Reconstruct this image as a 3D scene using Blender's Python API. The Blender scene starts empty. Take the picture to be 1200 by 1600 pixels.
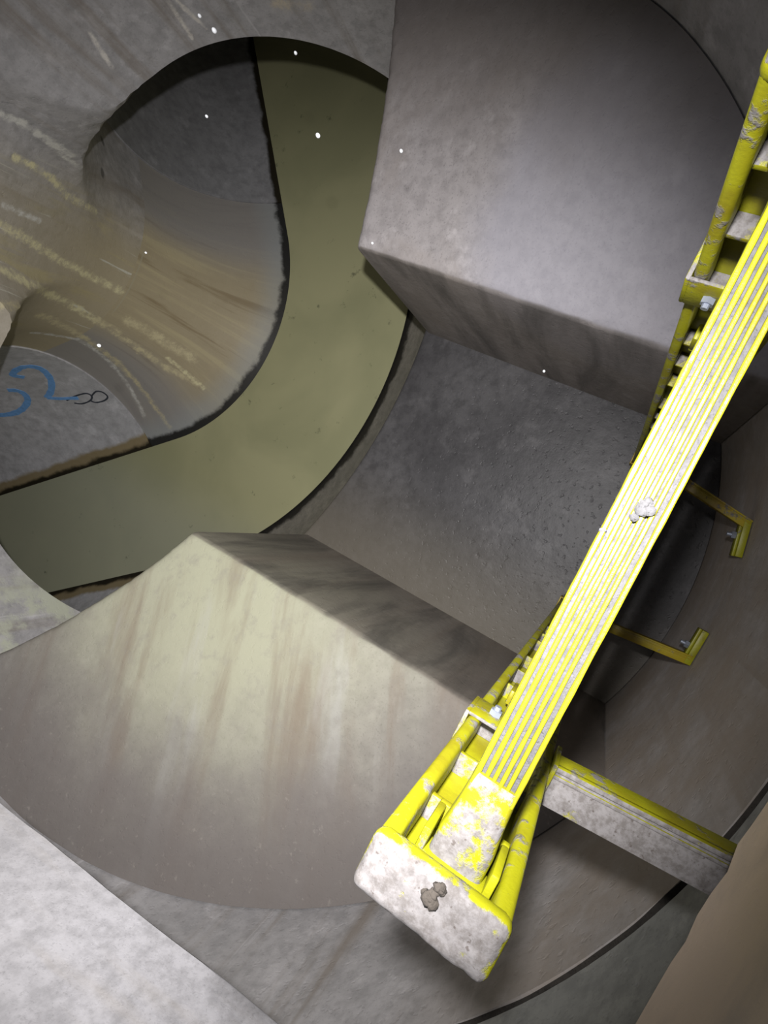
import bpy, bmesh, math, random
from mathutils import Vector, Matrix, noise

# ------------------------------------------------------------------ camera, world, lights
scene = bpy.context.scene
C = scene.collection
HC = 2.40                                   # lens height above the channel invert

def link(o, parent=None):
    C.objects.link(o)
    if parent: o.parent = parent
    return o

RIGHT = Vector((0.42118, -0.83316, -0.35840))
DOWN = Vector((-0.89979, -0.43347, -0.04972))
FWD = Vector((-0.11393, 0.34342, -0.93224))
cam = bpy.data.cameras.new('camera')
cam.sensor_fit = 'VERTICAL'; cam.sensor_height = 36.0; cam.lens = 36.0 * 900 / 1600
cam.clip_start = 0.01; cam.clip_end = 50
cam_o = link(bpy.data.objects.new('camera', cam))
m = Matrix((RIGHT, -DOWN, -FWD)).transposed().to_4x4()
m.translation = Vector((0, 0, HC))
cam_o.matrix_world = m
scene.camera = cam_o

w = bpy.data.worlds.new('world'); scene.world = w; w.use_nodes = True
w.node_tree.nodes['Background'].inputs[0].default_value = (0.75, 0.85, 1.0, 1)
w.node_tree.nodes['Background'].inputs[1].default_value = 0.06

def spot(name, loc, target, energy, size, blend, radius, color):
    l = bpy.data.lights.new(name, 'SPOT'); l.energy = energy; l.spot_size = math.radians(size)
    l.spot_blend = blend; l.shadow_soft_size = radius; l.color = color
    o = link(bpy.data.objects.new(name, l)); o.location = loc
    o.rotation_euler = (Vector(target) - Vector(loc)).to_track_quat('-Z', 'Y').to_euler()
    return o
# an added fill light over the open cover, with no real source, and the torch held beside the lens, aimed into the channel
spot('fill_lamp', (0.08, 0.10, HC + 0.75), (-0.08, 0.55, 0.8), 7, 84, 1.0, 0.08, (1.0, 0.97, 0.97))
spot('torch', (0.075, 0.031, HC + 0.07), (-0.55, 1.22, 0.35), 106, 102, 1.0, 0.012, (1.0, 0.975, 0.97))

vs = scene.view_settings
vs.view_transform = 'Standard'; vs.look = 'None'; vs.exposure = 0.18; vs.gamma = 1.0; vs.use_curve_mapping = False

# ------------------------------------------------------------------ helpers
def obj(name, bm, mat, parent=None, smooth=None, kind=None):
    me = bpy.data.meshes.new(name)
    bmesh.ops.recalc_face_normals(bm, faces=bm.faces)
    if smooth is not None:
        for f in bm.faces: f.smooth = True
        for e in bm.edges:
            if len(e.link_faces) == 2 and e.calc_face_angle(0) > math.radians(smooth): e.smooth = False
    bm.to_mesh(me); bm.free()
    if mat: me.materials.append(mat)
    o = link(bpy.data.objects.new(name, me), parent)
    if kind: o['kind'] = kind
    return o

def tag(o, label, cat, group=None):
    o['label'] = label; o['category'] = cat
    if group: o['group'] = group
    return o

def empty(name, loc=(0, 0, 0)):
    o = link(bpy.data.objects.new(name, None)); o.location = loc
    o.empty_display_size = 0.05
    return o

def add_box(bm, x0, x1, y0, y1, z0, z1, bevel=0.0, seg=2, rot=None, jit=0.0):
    r = bmesh.ops.create_cube(bm, size=1.0)
    vs_ = r['verts']
    for v in vs_:
        v.co = Vector((x0 + (v.co.x + .5) * (x1 - x0), y0 + (v.co.y + .5) * (y1 - y0), z0 + (v.co.z + .5) * (z1 - z0)))
    if bevel > 0:
        es = list({e for v in vs_ for e in v.link_edges})
        r2 = bmesh.ops.bevel(bm, geom=es, offset=bevel, segments=seg, profile=0.5, affect='EDGES')
        vs_ = list({v for f in r2['faces'] for v in f.verts} | {v for v in vs_ if v.is_valid})
    if rot:
        bmesh.ops.transform(bm, matrix=rot, verts=vs_)
    return vs_

def add_cyl(bm, p, q, r, seg=16, r2=None):
    p, q = Vector(p), Vector(q); d = q - p
    res = bmesh.ops.create_cone(bm, cap_ends=True, segments=seg, radius1=r, radius2=r if r2 is None else r2, depth=d.length)
    M = Matrix.Translation((p + q) / 2) @ d.to_track_quat('Z', 'Y').to_matrix().to_4x4()
    bmesh.ops.transform(bm, matrix=M, verts=res['verts'])
    return res['verts']

def boolean(o, cutters, op='DIFFERENCE'):
    for c in cutters:
        md = o.modifiers.new('b', 'BOOLEAN'); md.operation = op; md.object = c; md.solver = 'EXACT'
    dg = bpy.context.evaluated_depsgraph_get()
    me = bpy.data.meshes.new_from_object(o.evaluated_get(dg))
    o.modifiers.clear(); old = o.data; o.data = me
    bpy.data.meshes.remove(old)
    return o

def smooth_by_angle(o, deg):
    bm = bmesh.new(); bm.from_mesh(o.data)
    for f in bm.faces: f.smooth = True
    for e in bm.edges:
        e.smooth = not (len(e.link_faces) == 2 and e.calc_face_angle(0) > math.radians(deg))
    bm.to_mesh(o.data); bm.free()

def drop(o):
    me = o.data; bpy.data.objects.remove(o); bpy.data.meshes.remove(me)

# ------------------------------------------------------------------ materials
class NT:
    def __init__(s, name):
        s.m = bpy.data.materials.new(name); s.m.use_nodes = True
        s.t = s.m.node_tree; s.n = s.t.nodes; s.l = s.t.links
        s.b = s.n['Principled BSDF']; s.b.inputs['Specular IOR Level'].default_value = 0.3
        s.geo = s.n.new('ShaderNodeNewGeometry'); s.pos = s.geo.outputs['Position']; s.cache = {}
    def _in(s, sock, v):
        if isinstance(v, bpy.types.NodeSocket): s.l.new(v, sock)
        elif v is not None: sock.default_value = v
    def math(s, op, a, b=None, c=None, clamp=False):
        n = s.n.new('ShaderNodeMath'); n.operation = op; n.use_clamp = clamp
        s._in(n.inputs[0], a); s._in(n.inputs[1], b); s._in(n.inputs[2], c); return n.outputs[0]
    def map(s, vec, scale=(1, 1, 1), loc=(0, 0, 0), rot=(0, 0, 0)):
        n = s.n.new('ShaderNodeMapping'); s.l.new(vec, n.inputs[0])
        n.inputs[1].default_value = loc; n.inputs[2].default_value = rot; n.inputs[3].default_value = scale; return n.outputs[0]
    def noise(s, scale, detail=4, rough=0.55, vec=None, dist=0.0):
        key = (scale, detail, rough, dist)
        if vec is None and key in s.cache: return s.cache[key]
        n = s.n.new('ShaderNodeTexNoise'); n.inputs['Scale'].default_value = scale
        n.inputs['Detail'].default_value = detail; n.inputs['Roughness'].default_value = rough
        n.inputs['Distortion'].default_value = dist
        s.l.new(vec if vec else s.pos, n.inputs['Vector'])
        if vec is None: s.cache[key] = n.outputs['Fac']
        return n.outputs['Fac']
    def voronoi(s, scale, vec=None):
        n = s.n.new('ShaderNodeTexVoronoi'); n.inputs['Scale'].default_value = scale
        s.l.new(vec if vec else s.pos, n.inputs['Vector']); return n.outputs['Distance']
    def ramp(s, fac, lo, hi, a=0.0, b=1.0, smooth=True):
        n = s.n.new('ShaderNodeMapRange'); n.interpolation_type = 'SMOOTHSTEP' if smooth else 'LINEAR'
        s._in(n.inputs[0], fac)
        for i, v in ((1, lo), (2, hi), (3, a), (4, b)): n.inputs[i].default_value = v
        return n.outputs[0]
    def mix(s, fac, a, b, mode='MIX'):
        n = s.n.new('ShaderNodeMix'); n.data_type = 'RGBA'; n.blend_type = mode
        s._in(n.inputs[0], fac)
        for i, v in ((6, a), (7, b)):
            if isinstance(v, bpy.types.NodeSocket): s.l.new(v, n.inputs[i])
            else: n.inputs[i].default_value = (*v, 1)
        return n.outputs[2]
    def xyz(s, vec=None):
        n = s.n.new('ShaderNodeSeparateXYZ'); s.l.new(vec if vec else s.pos, n.inputs[0]); return n.outputs
    def comb(s, x, y, z):
        n = s.n.new('ShaderNodeCombineXYZ')
        for i, v in enumerate((x, y, z)): s._in(n.inputs[i], v)
        return n.outputs[0]
    def blob(s, p, r0, r1, wob=0.0, scale=6):
        n = s.n.new('ShaderNodeVectorMath'); n.operation = 'DISTANCE'
        s.l.new(s.pos, n.inputs[0]); n.inputs[1].default_value = p
        d = n.outputs['Value']
        if wob: d = s.math('ADD', d, s.math('MULTIPLY', s.math('SUBTRACT', s.noise(scale, 3), 0.5), wob))
        return s.ramp(d, r0, r1, 1.0, 0.0)
    def bump(s, h, strength=0.3, dist=0.004):
        n = s.n.new('ShaderNodeBump'); n.inputs['Strength'].default_value = strength; n.inputs['Distance'].default_value = dist
        s.l.new(h, n.inputs['Height']); s.l.new(n.outputs[0], s.b.inputs['Normal'])
    def done(s, col, rough=0.8):
        s._in(s.b.inputs['Base Color'], col if isinstance(col, bpy.types.NodeSocket) else (*col, 1))
        s._in(s.b.inputs['Roughness'], rough); return s.m
    def cyl(s):
        p = s.xyz(); a = s.math('ARCTAN2', s.math('SUBTRACT', p[0], CX), s.math('SUBTRACT', p[1], CY))
        return a, p[2]

# manhole dimensions
CX, CY, R = -0.08, 0.755, 1.005             # shaft axis and inner radius
BX, BY, RB = 0.19, 2.51, 1.10               # centre of the channel bend, centre-line radius
RP, ZS = 0.64, 0.64                         # pipe radius, springline height
ZW = 0.086                                   # water level
ZJ = HC - 0.714                             # ring joint
ZC0, ZC1 = HC - 0.36, HC - 0.16             # cover slab

def mat_concrete(name, a, b, grain=1.0, pits=0.25, rough=0.8, streak=None, extra=None, bumpy=0.35):
    t = NT(name)
    col = t.mix(t.ramp(t.noise(2.2, 6, 0.6), 0.35, 0.68), a, b)
    f = t.noise(38 * grain, 5, 0.65)
    col = t.mix(t.ramp(f, 0.35, 0.72, 0.0, 0.6), col, tuple(c * 0.62 for c in a))
    fine = t.noise(230 * grain, 2)
    col = t.mix(t.ramp(fine, 0.58, 0.7, 0, pits * 1.6), col, tuple(c * 0.4 for c in a))
    col = t.mix(t.ramp(t.noise(13, 6, 0.7), 0.52, 0.7, 0, 0.5), col, tuple(min(1, c * 1.3) for c in b))
    if streak:
        an, z = t.cyl()
        v = t.comb(t.math('MULTIPLY', an, 9.0), t.math('MULTIPLY', z, 0.55), 0.0)
        col = t.mix(t.ramp(t.noise(1.6, 5, 0.6, v), 0.5, 0.72, 0, 0.75), col, streak)
        v2 = t.comb(t.math('MULTIPLY', an, 22.0), t.math('MULTIPLY', z, 0.7), 3.0)
        col = t.mix(t.ramp(t.noise(1.5, 4, 0.6, v2), 0.62, 0.74, 0, 0.3), col, tuple(min(1, c * 1.7) for c in b))
    if extra: col = extra(t, col)
    h = t.math('ADD', t.noise(60 * grain, 5, 0.6), t.math('MULTIPLY', t.ramp(t.noise(90 * grain, 2), 0.6, 0.72), -0.8))
    t.bump(h, bumpy, 0.004)
    return t.done(col, rough)

def seg_stain(t, col, p0, p1, w, color, strength=0.9, wob=0.03, scale=18):
    # a run of deposit between two points on the concrete
    p0, p1 = Vector(p0), Vector(p1); v = p1 - p0
    def vm(op, a, b):
        n = t.n.new('ShaderNodeVectorMath'); n.operation = op
        for i, x in enumerate((a, b)):
            if isinstance(x, bpy.types.NodeSocket): t.l.new(x, n.inputs[i])
            elif x is not None: n.inputs[i].default_value = x
        return n
    d = vm('SUBTRACT', t.pos, tuple(p0)).outputs[0]
    k = t.math('MULTIPLY', vm('DOT_PRODUCT', d, tuple(v)).outputs['Value'], 1 / v.length_squared, clamp=True)
    sc = t.n.new('ShaderNodeVectorMath'); sc.operation = 'SCALE'; sc.inputs[0].default_value = tuple(v); t.l.new(k, sc.inputs['Scale'])
    dist = vm('DISTANCE', d, sc.outputs[0]).outputs['Value']
    dist = t.math('ADD', dist, t.math('MULTIPLY', t.math('SUBTRACT', t.noise(scale, 5, 0.7), 0.5), wob * 2))
    f = t.math('MULTIPLY', t.ramp(dist, w * 0.15, w * 1.15, 1, 0), t.ramp(t.noise(scale * 0.7, 5, 0.75), 0.36, 0.62, 0.15, strength))
    return t.mix(f, col, color)
YL, WH, TN = (0.86, 0.80, 0.50), (0.80, 0.79, 0.74), (0.74, 0.66, 0.42)
RUNS = [
    ((0.2635, 1.7713, 1.362), (0.2754, 1.7981, 1.2967), 0.01, YL),
    ((0.2754, 1.7981, 1.2967), (0.2815, 1.8408, 1.209), 0.01, YL),
    ((0.2815, 1.8408, 1.209), (0.2718, 1.8932, 1.1117), 0.01, YL),
    ((0.2718, 1.8932, 1.1117), (0.293, 1.9882, 0.9345), 0.01, YL),
    ((0.0904, 1.8276, 1.3049), (0.0918, 1.8625, 1.2253), 0.013, YL),
    ((0.0918, 1.8625, 1.2253), (0.0882, 1.9072, 1.1307), 0.013, YL),
    ((0.0882, 1.9072, 1.1307), (0.0819, 1.9664, 1.0045), 0.013, YL),
    ((0.0819, 1.9664, 1.0045), (0.0853, 2.003, 0.9143), 0.013, YL),
    ((0.0853, 2.003, 0.9143), (0.0859, 2.0407, 0.8009), 0.013, YL),
    ((0.0859, 2.0407, 0.8009), (0.0906, 2.0604, 0.6623), 0.013, YL),
    ((-0.0253, 1.8505, 1.2501), (-0.0294, 1.8898, 1.1416), 0.015, YL),
    ((-0.0294, 1.8898, 1.1416), (-0.0395, 2.0164, 0.9575), 0.015, YL),
    ((-0.0395, 2.0164, 0.9575), (-0.0459, 2.0944, 0.7895), 0.015, YL),
    ((-0.0459, 2.0944, 0.7895), (-0.0577, 2.1212, 0.6729), 0.015, YL),
    ((-0.0577, 2.1212, 0.6729), (-0.0745, 2.125, 0.546), 0.016, TN),
    ((-0.0745, 2.125, 0.546), (-0.1027, 2.1063, 0.4215), 0.016, TN),
    ((-0.1027, 2.1063, 0.4215), (-0.1288, 2.0522, 0.3), 0.016, TN),
    ((-0.1288, 2.0522, 0.3), (-0.1366, 1.9474, 0.1846), 0.016, TN),
    ((-0.0851, 2.042, 0.325), (-0.1112, 1.9921, 0.2417), 0.01, YL),
    ((-0.1112, 1.9921, 0.2417), (-0.1435, 1.9275, 0.1651), 0.01, YL),
    ((0.3254, 1.7167, 1.4561), (0.3398, 1.7273, 1.4042), 0.011, WH),
    ((0.3398, 1.7273, 1.4042), (0.348, 1.7438, 1.3423), 0.011, WH),
    ((0.348, 1.7438, 1.3423), (0.3549, 1.7658, 1.2711), 0.011, WH),
    ((0.3549, 1.7658, 1.2711), (0.3598, 1.7909, 1.2085), 0.011, WH),
    ((0.348, 1.7438, 1.3423), (0.3467, 1.7985, 1.2232), 0.008, WH),
    ((0.3467, 1.7985, 1.2232), (0.3546, 1.8326, 1.1457), 0.008, WH),
    ((0.1409, 1.8118, 1.3233), (0.1495, 1.8424, 1.2496), 0.008, WH),
    ((0.1495, 1.8424, 1.2496), (0.1562, 1.8772, 1.173), 0.008, WH),
    ((-0.1249, 1.7589, 1.2715), (-0.1039, 1.8145, 1.1844), 0.015, TN),
    ((-0.1234, 2.0843, 0.9283), (-0.1325, 2.1618, 0.7756), 0.015, TN),
    ((-0.1325, 2.1618, 0.7756), (-0.1471, 2.1968, 0.6378), 0.015, TN),
    ((-0.1471, 2.1968, 0.6378), (-0.1774, 2.2078, 0.4989), 0.015, TN),
    ((-0.1774, 2.2078, 0.4989), (-0.2314, 2.1944, 0.3565), 0.015, TN),
    ((-0.2057, 2.2222, 0.8297), (-0.1829, 2.2321, 0.7189), 0.01, WH),
    ((-0.1829, 2.2321, 0.7189), (-0.1659, 2.2182, 0.6449), 0.01, WH),
    ((-0.1659, 2.2182, 0.6449), (-0.1833, 2.226, 0.5333), 0.01, WH),
    ((-0.1833, 2.226, 0.5333), (-0.2264, 2.225, 0.408), 0.01, WH),
    ((-0.2264, 2.225, 0.408), (-0.3012, 2.2158, 0.2843), 0.01, WH),
    ((-0.3012, 2.2158, 0.2843), (-0.4007, 2.192, 0.1741), 0.01, WH),
    ((-0.1826, 2.1951, 0.4537), (-0.2574, 2.177, 0.3004), 0.012, TN),
    ((-0.2574, 2.177, 0.3004), (-0.3409, 2.1261, 0.1805), 0.012, TN),
    ((-0.3409, 2.1261, 0.1805), (-0.4007, 2.0711, 0.1139), 0.012, TN),
    ((-0.0029, 2.0869, 0.5607), (-0.02, 2.0491, 0.401), 0.02, TN),
    ((-0.02, 2.0491, 0.401), (-0.0385, 1.9716, 0.2604), 0.02, TN),
]
def runs(t, col):
    for a, b, w_, c in RUNS: col = seg_stain(t, col, a, b, w_ * 1.35, c, 0.95, w_ * 1.6, 48)
    return col

def wall_extra(t, col):
    an, z = t.cyl()
    # yellow and white seepage stains above the inside of the bend
    zone = t.math('MULTIPLY', t.ramp(an, -0.62, -0.35), t.ramp(t.math('ADD', an, t.math('MULTIPLY', t.math('SUBTRACT', t.noise(8, 3), 0.5), 0.08)), 0.20, 0.42, 1, 0))
    v = t.comb(t.math('MULTIPLY', an, 13.0), t.math('MULTIPLY', z, 0.9), 7.0)
    n = t.noise(1.5, 6, 0.62, v, 0.6)
    col = t.mix(t.math('MULTIPLY', zone, t.ramp(z, 1.5, 0.75, 0.45, 0.9)), col, (0.50, 0.43, 0.28))
    col = t.mix(t.math('MULTIPLY', zone, t.ramp(n, 0.56, 0.68, 0, 0.4)), col, (0.62, 0.54, 0.24))
    v = t.comb(t.math('MULTIPLY', an, 20.0), t.math('MULTIPLY', z, 1.0), 1.0)
    col = t.mix(t.math('MULTIPLY', zone, t.ramp(t.noise(1.8, 5, 0.6, v, 0.5), 0.62, 0.67)), col, (0.72, 0.7, 0.6))
    col = runs(t, col)
    for a, b, w_ in (((0.5653, 1.5253, 1.4443), (0.5486, 1.539, 1.3594), 0.007), ((0.7021, 1.3859, 1.3975), (0.6936, 1.3965, 1.2973), 0.006), ((0.7121, 1.3734, 1.388), (0.72, 1.36, 1.30), 0.006)):
        col = seg_stain(t, col, a, b, w_, (0.80, 0.76, 0.70), 1.0, 0.008, 30)
    col = seg_stain(t, col, (0.8191, 1.2038, 1.2821), (0.8481, 1.1404, 1.2531), 0.02, (0.72, 0.63, 0.48), 0.9, 0.03, 20)
    for q in ((0.5359, 2.1228, 0.906), (0.4255, 2.0383, 0.9255)): col = t.mix(t.math('MULTIPLY', t.blob(q, 0.010, 0.022), 0.7), col, (0.10, 0.095, 0.09))
    # brown grime on the side where the ladder hangs
    py = t.xyz()[1]
    col = t.mix(t.math('MULTIPLY', t.ramp(py, 0.0, -0.2), t.ramp(t.noise(5, 6, 0.7), 0.3, 0.65, 0.3, 0.95)), col, (0.37, 0.315, 0.265))
    col = t.mix(t.math('MULTIPLY', t.ramp(py, 0.2, -0.1), t.ramp(t.noise(14, 5, 0.7), 0.62, 0.72, 0, 0.5)), col, (0.42, 0.38, 0.34))
    # white crust beside the inlet at the left
    zone2 = t.math('MULTIPLY', t.ramp(an, -1.45, -1.25), t.ramp(an, -0.95, -0.75, 1, 0))
    col = t.mix(t.math('MULTIPLY', zone2, t.ramp(t.noise(7, 6, 0.7), 0.42, 0.6)), col, (0.6, 0.62, 0.5))
    return col

M_WALL = mat_concrete('wall_concrete', (0.46, 0.45, 0.455), (0.57, 0.555, 0.565), 0.8, 0.15, 0.72, streak=(0.28, 0.24, 0.20), extra=wall_extra, bumpy=0.2)
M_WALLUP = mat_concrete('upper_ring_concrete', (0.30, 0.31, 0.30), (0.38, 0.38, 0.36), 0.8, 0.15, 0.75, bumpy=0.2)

def bench_extra_left(t, col):
    col = t.mix(t.blob((-0.45, 0.72, 1.24), 0.05, 0.75, 0.3, 4), col, (0.44, 0.44, 0.32))
    p = t.xyz()
    al = t.math('ADD', t.math('MULTIPLY', p[0], 0.9), t.math('MULTIPLY', p[1], 0.43))
    ac = t.math('ADD', t.math('MULTIPLY', p[0], -0.43), t.math('MULTIPLY', p[1], 0.9))
    v = t.comb(t.math('MULTIPLY', ac, 8.0), t.math('MULTIPLY', al, 1.2), 0.0)
    col = t.mix(t.ramp(t.noise(1.3, 5, 0.6, v, 0.4), 0.46, 0.72, 0, 0.75), col, (0.24, 0.185, 0.135))
    col = t.mix(t.ramp(t.noise(1.1, 4, 0.6, v, 0.2), 0.45, 0.3, 0, 0.5), col, (0.50, 0.50, 0.47))
    col = t.mix(t.ramp(t.noise(24, 6, 0.7), 0.5, 0.7, 0, 0.4), col, (0.30, 0.28, 0.24))
    # darker and speckled along the foot of the wall
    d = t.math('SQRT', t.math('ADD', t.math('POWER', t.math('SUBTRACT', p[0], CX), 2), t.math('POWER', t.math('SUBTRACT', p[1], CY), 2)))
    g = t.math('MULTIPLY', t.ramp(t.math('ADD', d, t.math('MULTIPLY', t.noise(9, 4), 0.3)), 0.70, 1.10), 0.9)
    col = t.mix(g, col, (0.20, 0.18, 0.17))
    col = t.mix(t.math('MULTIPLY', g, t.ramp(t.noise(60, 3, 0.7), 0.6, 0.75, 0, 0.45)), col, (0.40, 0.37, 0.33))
    return col

def bench_extra_right(t, col):
    p = t.xyz()
    col = t.mix(t.ramp(t.noise(3.2, 5, 0.65, dist=0.5), 0.48, 0.66, 0, 0.5), col, (0.30, 0.265, 0.245))
    wet = t.blob((0.52, 0.15, 1.3), 0.30, 0.40, 0.10, 7)
    col = t.mix(t.math('MULTIPLY', wet, 0.6), col, (0.36, 0.355, 0.41))
    g = t.ramp(t.math('ADD', p[0], t.math('MULTIPLY', t.noise(6, 4), 0.25)), 0.62, 0.98, 0, 0.75)  # shade on the outer part of the block, put into the colour
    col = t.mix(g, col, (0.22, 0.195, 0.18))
    return col

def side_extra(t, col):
    # the risers of the step are darker brown, with dark vertical streaks
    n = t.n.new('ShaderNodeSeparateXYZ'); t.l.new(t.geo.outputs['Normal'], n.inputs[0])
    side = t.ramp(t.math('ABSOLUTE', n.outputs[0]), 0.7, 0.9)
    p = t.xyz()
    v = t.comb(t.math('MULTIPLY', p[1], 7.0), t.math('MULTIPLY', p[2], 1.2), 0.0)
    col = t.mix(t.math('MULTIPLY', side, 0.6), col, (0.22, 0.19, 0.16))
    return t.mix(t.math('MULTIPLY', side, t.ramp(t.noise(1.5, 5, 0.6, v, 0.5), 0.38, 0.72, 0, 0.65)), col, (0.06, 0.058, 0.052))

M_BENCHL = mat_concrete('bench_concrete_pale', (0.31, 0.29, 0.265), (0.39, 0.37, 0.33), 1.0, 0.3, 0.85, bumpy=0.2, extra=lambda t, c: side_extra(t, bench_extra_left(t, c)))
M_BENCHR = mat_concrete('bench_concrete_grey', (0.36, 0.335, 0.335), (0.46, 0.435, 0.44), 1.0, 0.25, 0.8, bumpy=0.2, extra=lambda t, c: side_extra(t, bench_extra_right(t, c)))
M_FLOOR = mat_concrete('wet_step_concrete', (0.065, 0.063, 0.066), (0.11, 0.107, 0.11), 0.7, 0.1, 0.45, bumpy=0.25,
                       extra=lambda t, c: t.mix(t.ramp(t.xyz()[0], -0.05, -0.42, 0, 0.6), c, (0.22, 0.195, 0.15)))

def channel_extra(t, col):
    p = t.xyz(); z = p[2]
    wob = t.math('MULTIPLY', t.math('SUBTRACT', t.noise(7, 5, 0.65), 0.5), 0.05)
    zz = t.math('ADD', z, wob)
    dx = t.math('SUBTRACT', p[0], BX); dy = t.math('SUBTRACT', p[1], BY)
    rr = t.math('SQRT', t.math('ADD', t.math('POWER', dx, 2), t.math('POWER', dy, 2)))
    inner = t.ramp(rr, 1.05, 0.95)
    an = t.math('ARCTAN2', dx, t.math('MULTIPLY', dy, -1))
    v = t.comb(t.math('MULTIPLY', an, 7.0), t.math('MULTIPLY', z, 0.8), 2.0)
    st = t.noise(1.7, 6, 0.6, v, 0.4)
    col = t.mix(t.math('MULTIPLY', inner, 0.8), col, (0.54, 0.455, 0.29))
    col = t.mix(t.math('MULTIPLY', inner, t.ramp(st, 0.5, 0.68, 0, 0.45)), col, (0.68, 0.60, 0.36))
    col = t.mix(t.math('MULTIPLY', inner, t.ramp(st, 0.46, 0.34, 0, 0.6)), col, (0.26, 0.19, 0.10))
    side = t.math('MULTIPLY', inner, t.ramp(t.math('ABSOLUTE', t.math('ADD', an, 0.12)), 0.36, 0.72))
    col = t.mix(t.math('MULTIPLY', side, 0.8), col, (0.38, 0.37, 0.375))
    col = runs(t, col)
    seam = t.math('MULTIPLY', t.ramp(t.math('ABSOLUTE', t.math('SUBTRACT', z, ZS - 0.003)), 0.0025, 0.005, 1, 0), t.ramp(t.math('ABSOLUTE', t.math('ADD', an, 0.12)), 0.26, 0.36, 1, 0))
    col = t.mix(t.math('MULTIPLY', seam, t.math('MULTIPLY', inner, 0.6)), col, (0.5, 0.46, 0.33))
    # pale deposit and black scum along the water line
    edge = t.ramp(zz, ZW + 0.012, ZW + 0.10, 1, 0)
    col = t.mix(t.math('MULTIPLY', t.math('MULTIPLY', edge, inner), 0.5), col, (0.45, 0.5, 0.52))
    col = t.mix(t.ramp(zz, ZW + 0.008, ZW + 0.022, 0.95, 0), col, (0.015, 0.014, 0.012))
    return col

M_CHAN = mat_concrete('channel_concrete', (0.25, 0.24, 0.21), (0.32, 0.30, 0.26), 0.7, 0.2, 0.5, extra=channel_extra, bumpy=0.15)

def pipe_extra(t, col):
    px, _, z = t.xyz()
    zz = t.math('ADD', z, t.math('MULTIPLY', t.math('SUBTRACT', t.noise(9, 4), 0.5), 0.03))
    col = t.mix(t.math('MULTIPLY', t.ramp(zz, ZW + 0.03, ZW + 0.045, 1, 0), t.ramp(px, 0, -0.2, 0, 0.9)), col, (0.34, 0.26, 0.12))
    return t.mix(t.ramp(zz, ZW + 0.008, ZW + 0.02, 1, 0), col, (0.03, 0.025, 0.015))
M_PIPE = mat_concrete('pipe_concrete_shaded', (0.36, 0.36, 0.375), (0.43, 0.43, 0.45), 0.6, 0.1, 0.55, extra=pipe_extra, bumpy=0.12)  # far pipe: shade put into the colour of the same concrete
M_PIPEL = mat_concrete('pipe_concrete_lit', (0.62, 0.62, 0.64), (0.72, 0.715, 0.75), 0.6, 0.1, 0.55, extra=pipe_extra, bumpy=0.12)  # left pipe: same concrete, lightened in colour as if better lit

def mat_water():
    t = NT('murky_water')
    n = t.noise(2.0, 4, 0.5, dist=0.4)
    col = t.mix(t.ramp(n, 0.35, 0.65), (0.44, 0.44, 0.255), (0.54, 0.53, 0.31))
    p = t.xyz()
    col = t.mix(t.ramp(p[0], -0.5, -0.9, 0, 0.6), col, (0.50, 0.52, 0.42))
    col = t.mix(t.ramp(t.noise(16, 5, 0.7), 0.63, 0.75, 0, 0.6), col, (0.06, 0.07, 0.05))
    t.b.inputs['Coat Weight'].default_value = 0.15; t.b.inputs['Coat Roughness'].default_value = 0.05
    t.bump(t.noise(7, 2), 0.06, 0.01)
    return t.done(col, 0.35)
M_WATER = mat_water()

def slab_extra(t, col):
    p = t.xyz()
    back = t.ramp(p[1], -0.118, -0.124)
    v = t.comb(t.math('MULTIPLY', p[0], 4.0), t.math('MULTIPLY', p[2], 9.0), 0.0)
    col = t.mix(t.math('MULTIPLY', back, t.ramp(t.noise(2.0, 5, 0.6, v), 0.25, 0.6, 0.5, 1.0)), col, (0.62, 0.50, 0.39))
    v = t.comb(t.math('MULTIPLY', p[1], 3.0), t.math('MULTIPLY', p[2], 14.0), 5.0)
    col = t.mix(t.math('MULTIPLY', t.ramp(p[1], -0.12, -0.11), t.ramp(t.noise(1.6, 4, 0.6, v), 0.5, 0.75, 0, 0.5)), col, (0.20, 0.178, 0.15))
    return col
M_SLAB = mat_concrete('cover_concrete', (0.20, 0.195, 0.20), (0.25, 0.245, 0.255), 2.2, 0.15, 0.8, extra=slab_extra, bumpy=0.08)

def mat_plain(name, col, rough=0.6, metal=0.0):
    t = NT(name); t.b.inputs['Metallic'].default_value = metal
    c = t.mix(t.ramp(t.noise(60, 4), 0.35, 0.7, 0, 0.5), col, tuple(x * 0.6 for x in col))
    return t.done(c, rough)
M_JOINT = mat_concrete('joint_mortar', (0.03, 0.027, 0.024), (0.06, 0.053, 0.045), 1.5, 0.3, 0.9)
M_BOLT = mat_plain('zinc_bolt', (0.30, 0.33, 0.40), 0.4, 0.6)

def mat_yellow(name, dust, upd, sc=1.0, yellow=(0.22, 0.218, 0.006)):
    t = NT(name)
    nz = t.xyz(t.geo.outputs['Normal'])[2]
    n = t.noise(55 * sc, 6, 0.7)
    up = t.ramp(nz, 0.2, 0.85, 0, upd)
    f = t.ramp(t.math('ADD', n, up), 0.62 - dust, 0.72 - dust)
    col = t.mix(t.ramp(t.noise(25, 4), 0.4, 0.7), yellow, (yellow[0] * 0.72, yellow[1] * 0.64, yellow[2]))
    dcol = t.mix(t.ramp(t.noise(200, 4, 0.7), 0.35, 0.68), (0.15, 0.142, 0.142), (0.09, 0.082, 0.078))
    col = t.mix(f, col, dcol)
    col = t.mix(t.math('MULTIPLY', f, t.ramp(t.noise(330, 3), 0.63, 0.72, 0, 0.8)), col, (0.055, 0.045, 0.04))
    t.bump(t.math('ADD', t.math('MULTIPLY', t.noise(260, 4, 0.7), 0.6), f), 0.35, 0.0012)
    return t.done(col, t.ramp(f, 0, 1, 0.4, 0.9))
M_YEL = mat_yellow('yellow_plastic', -0.05, 0.10)
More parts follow.
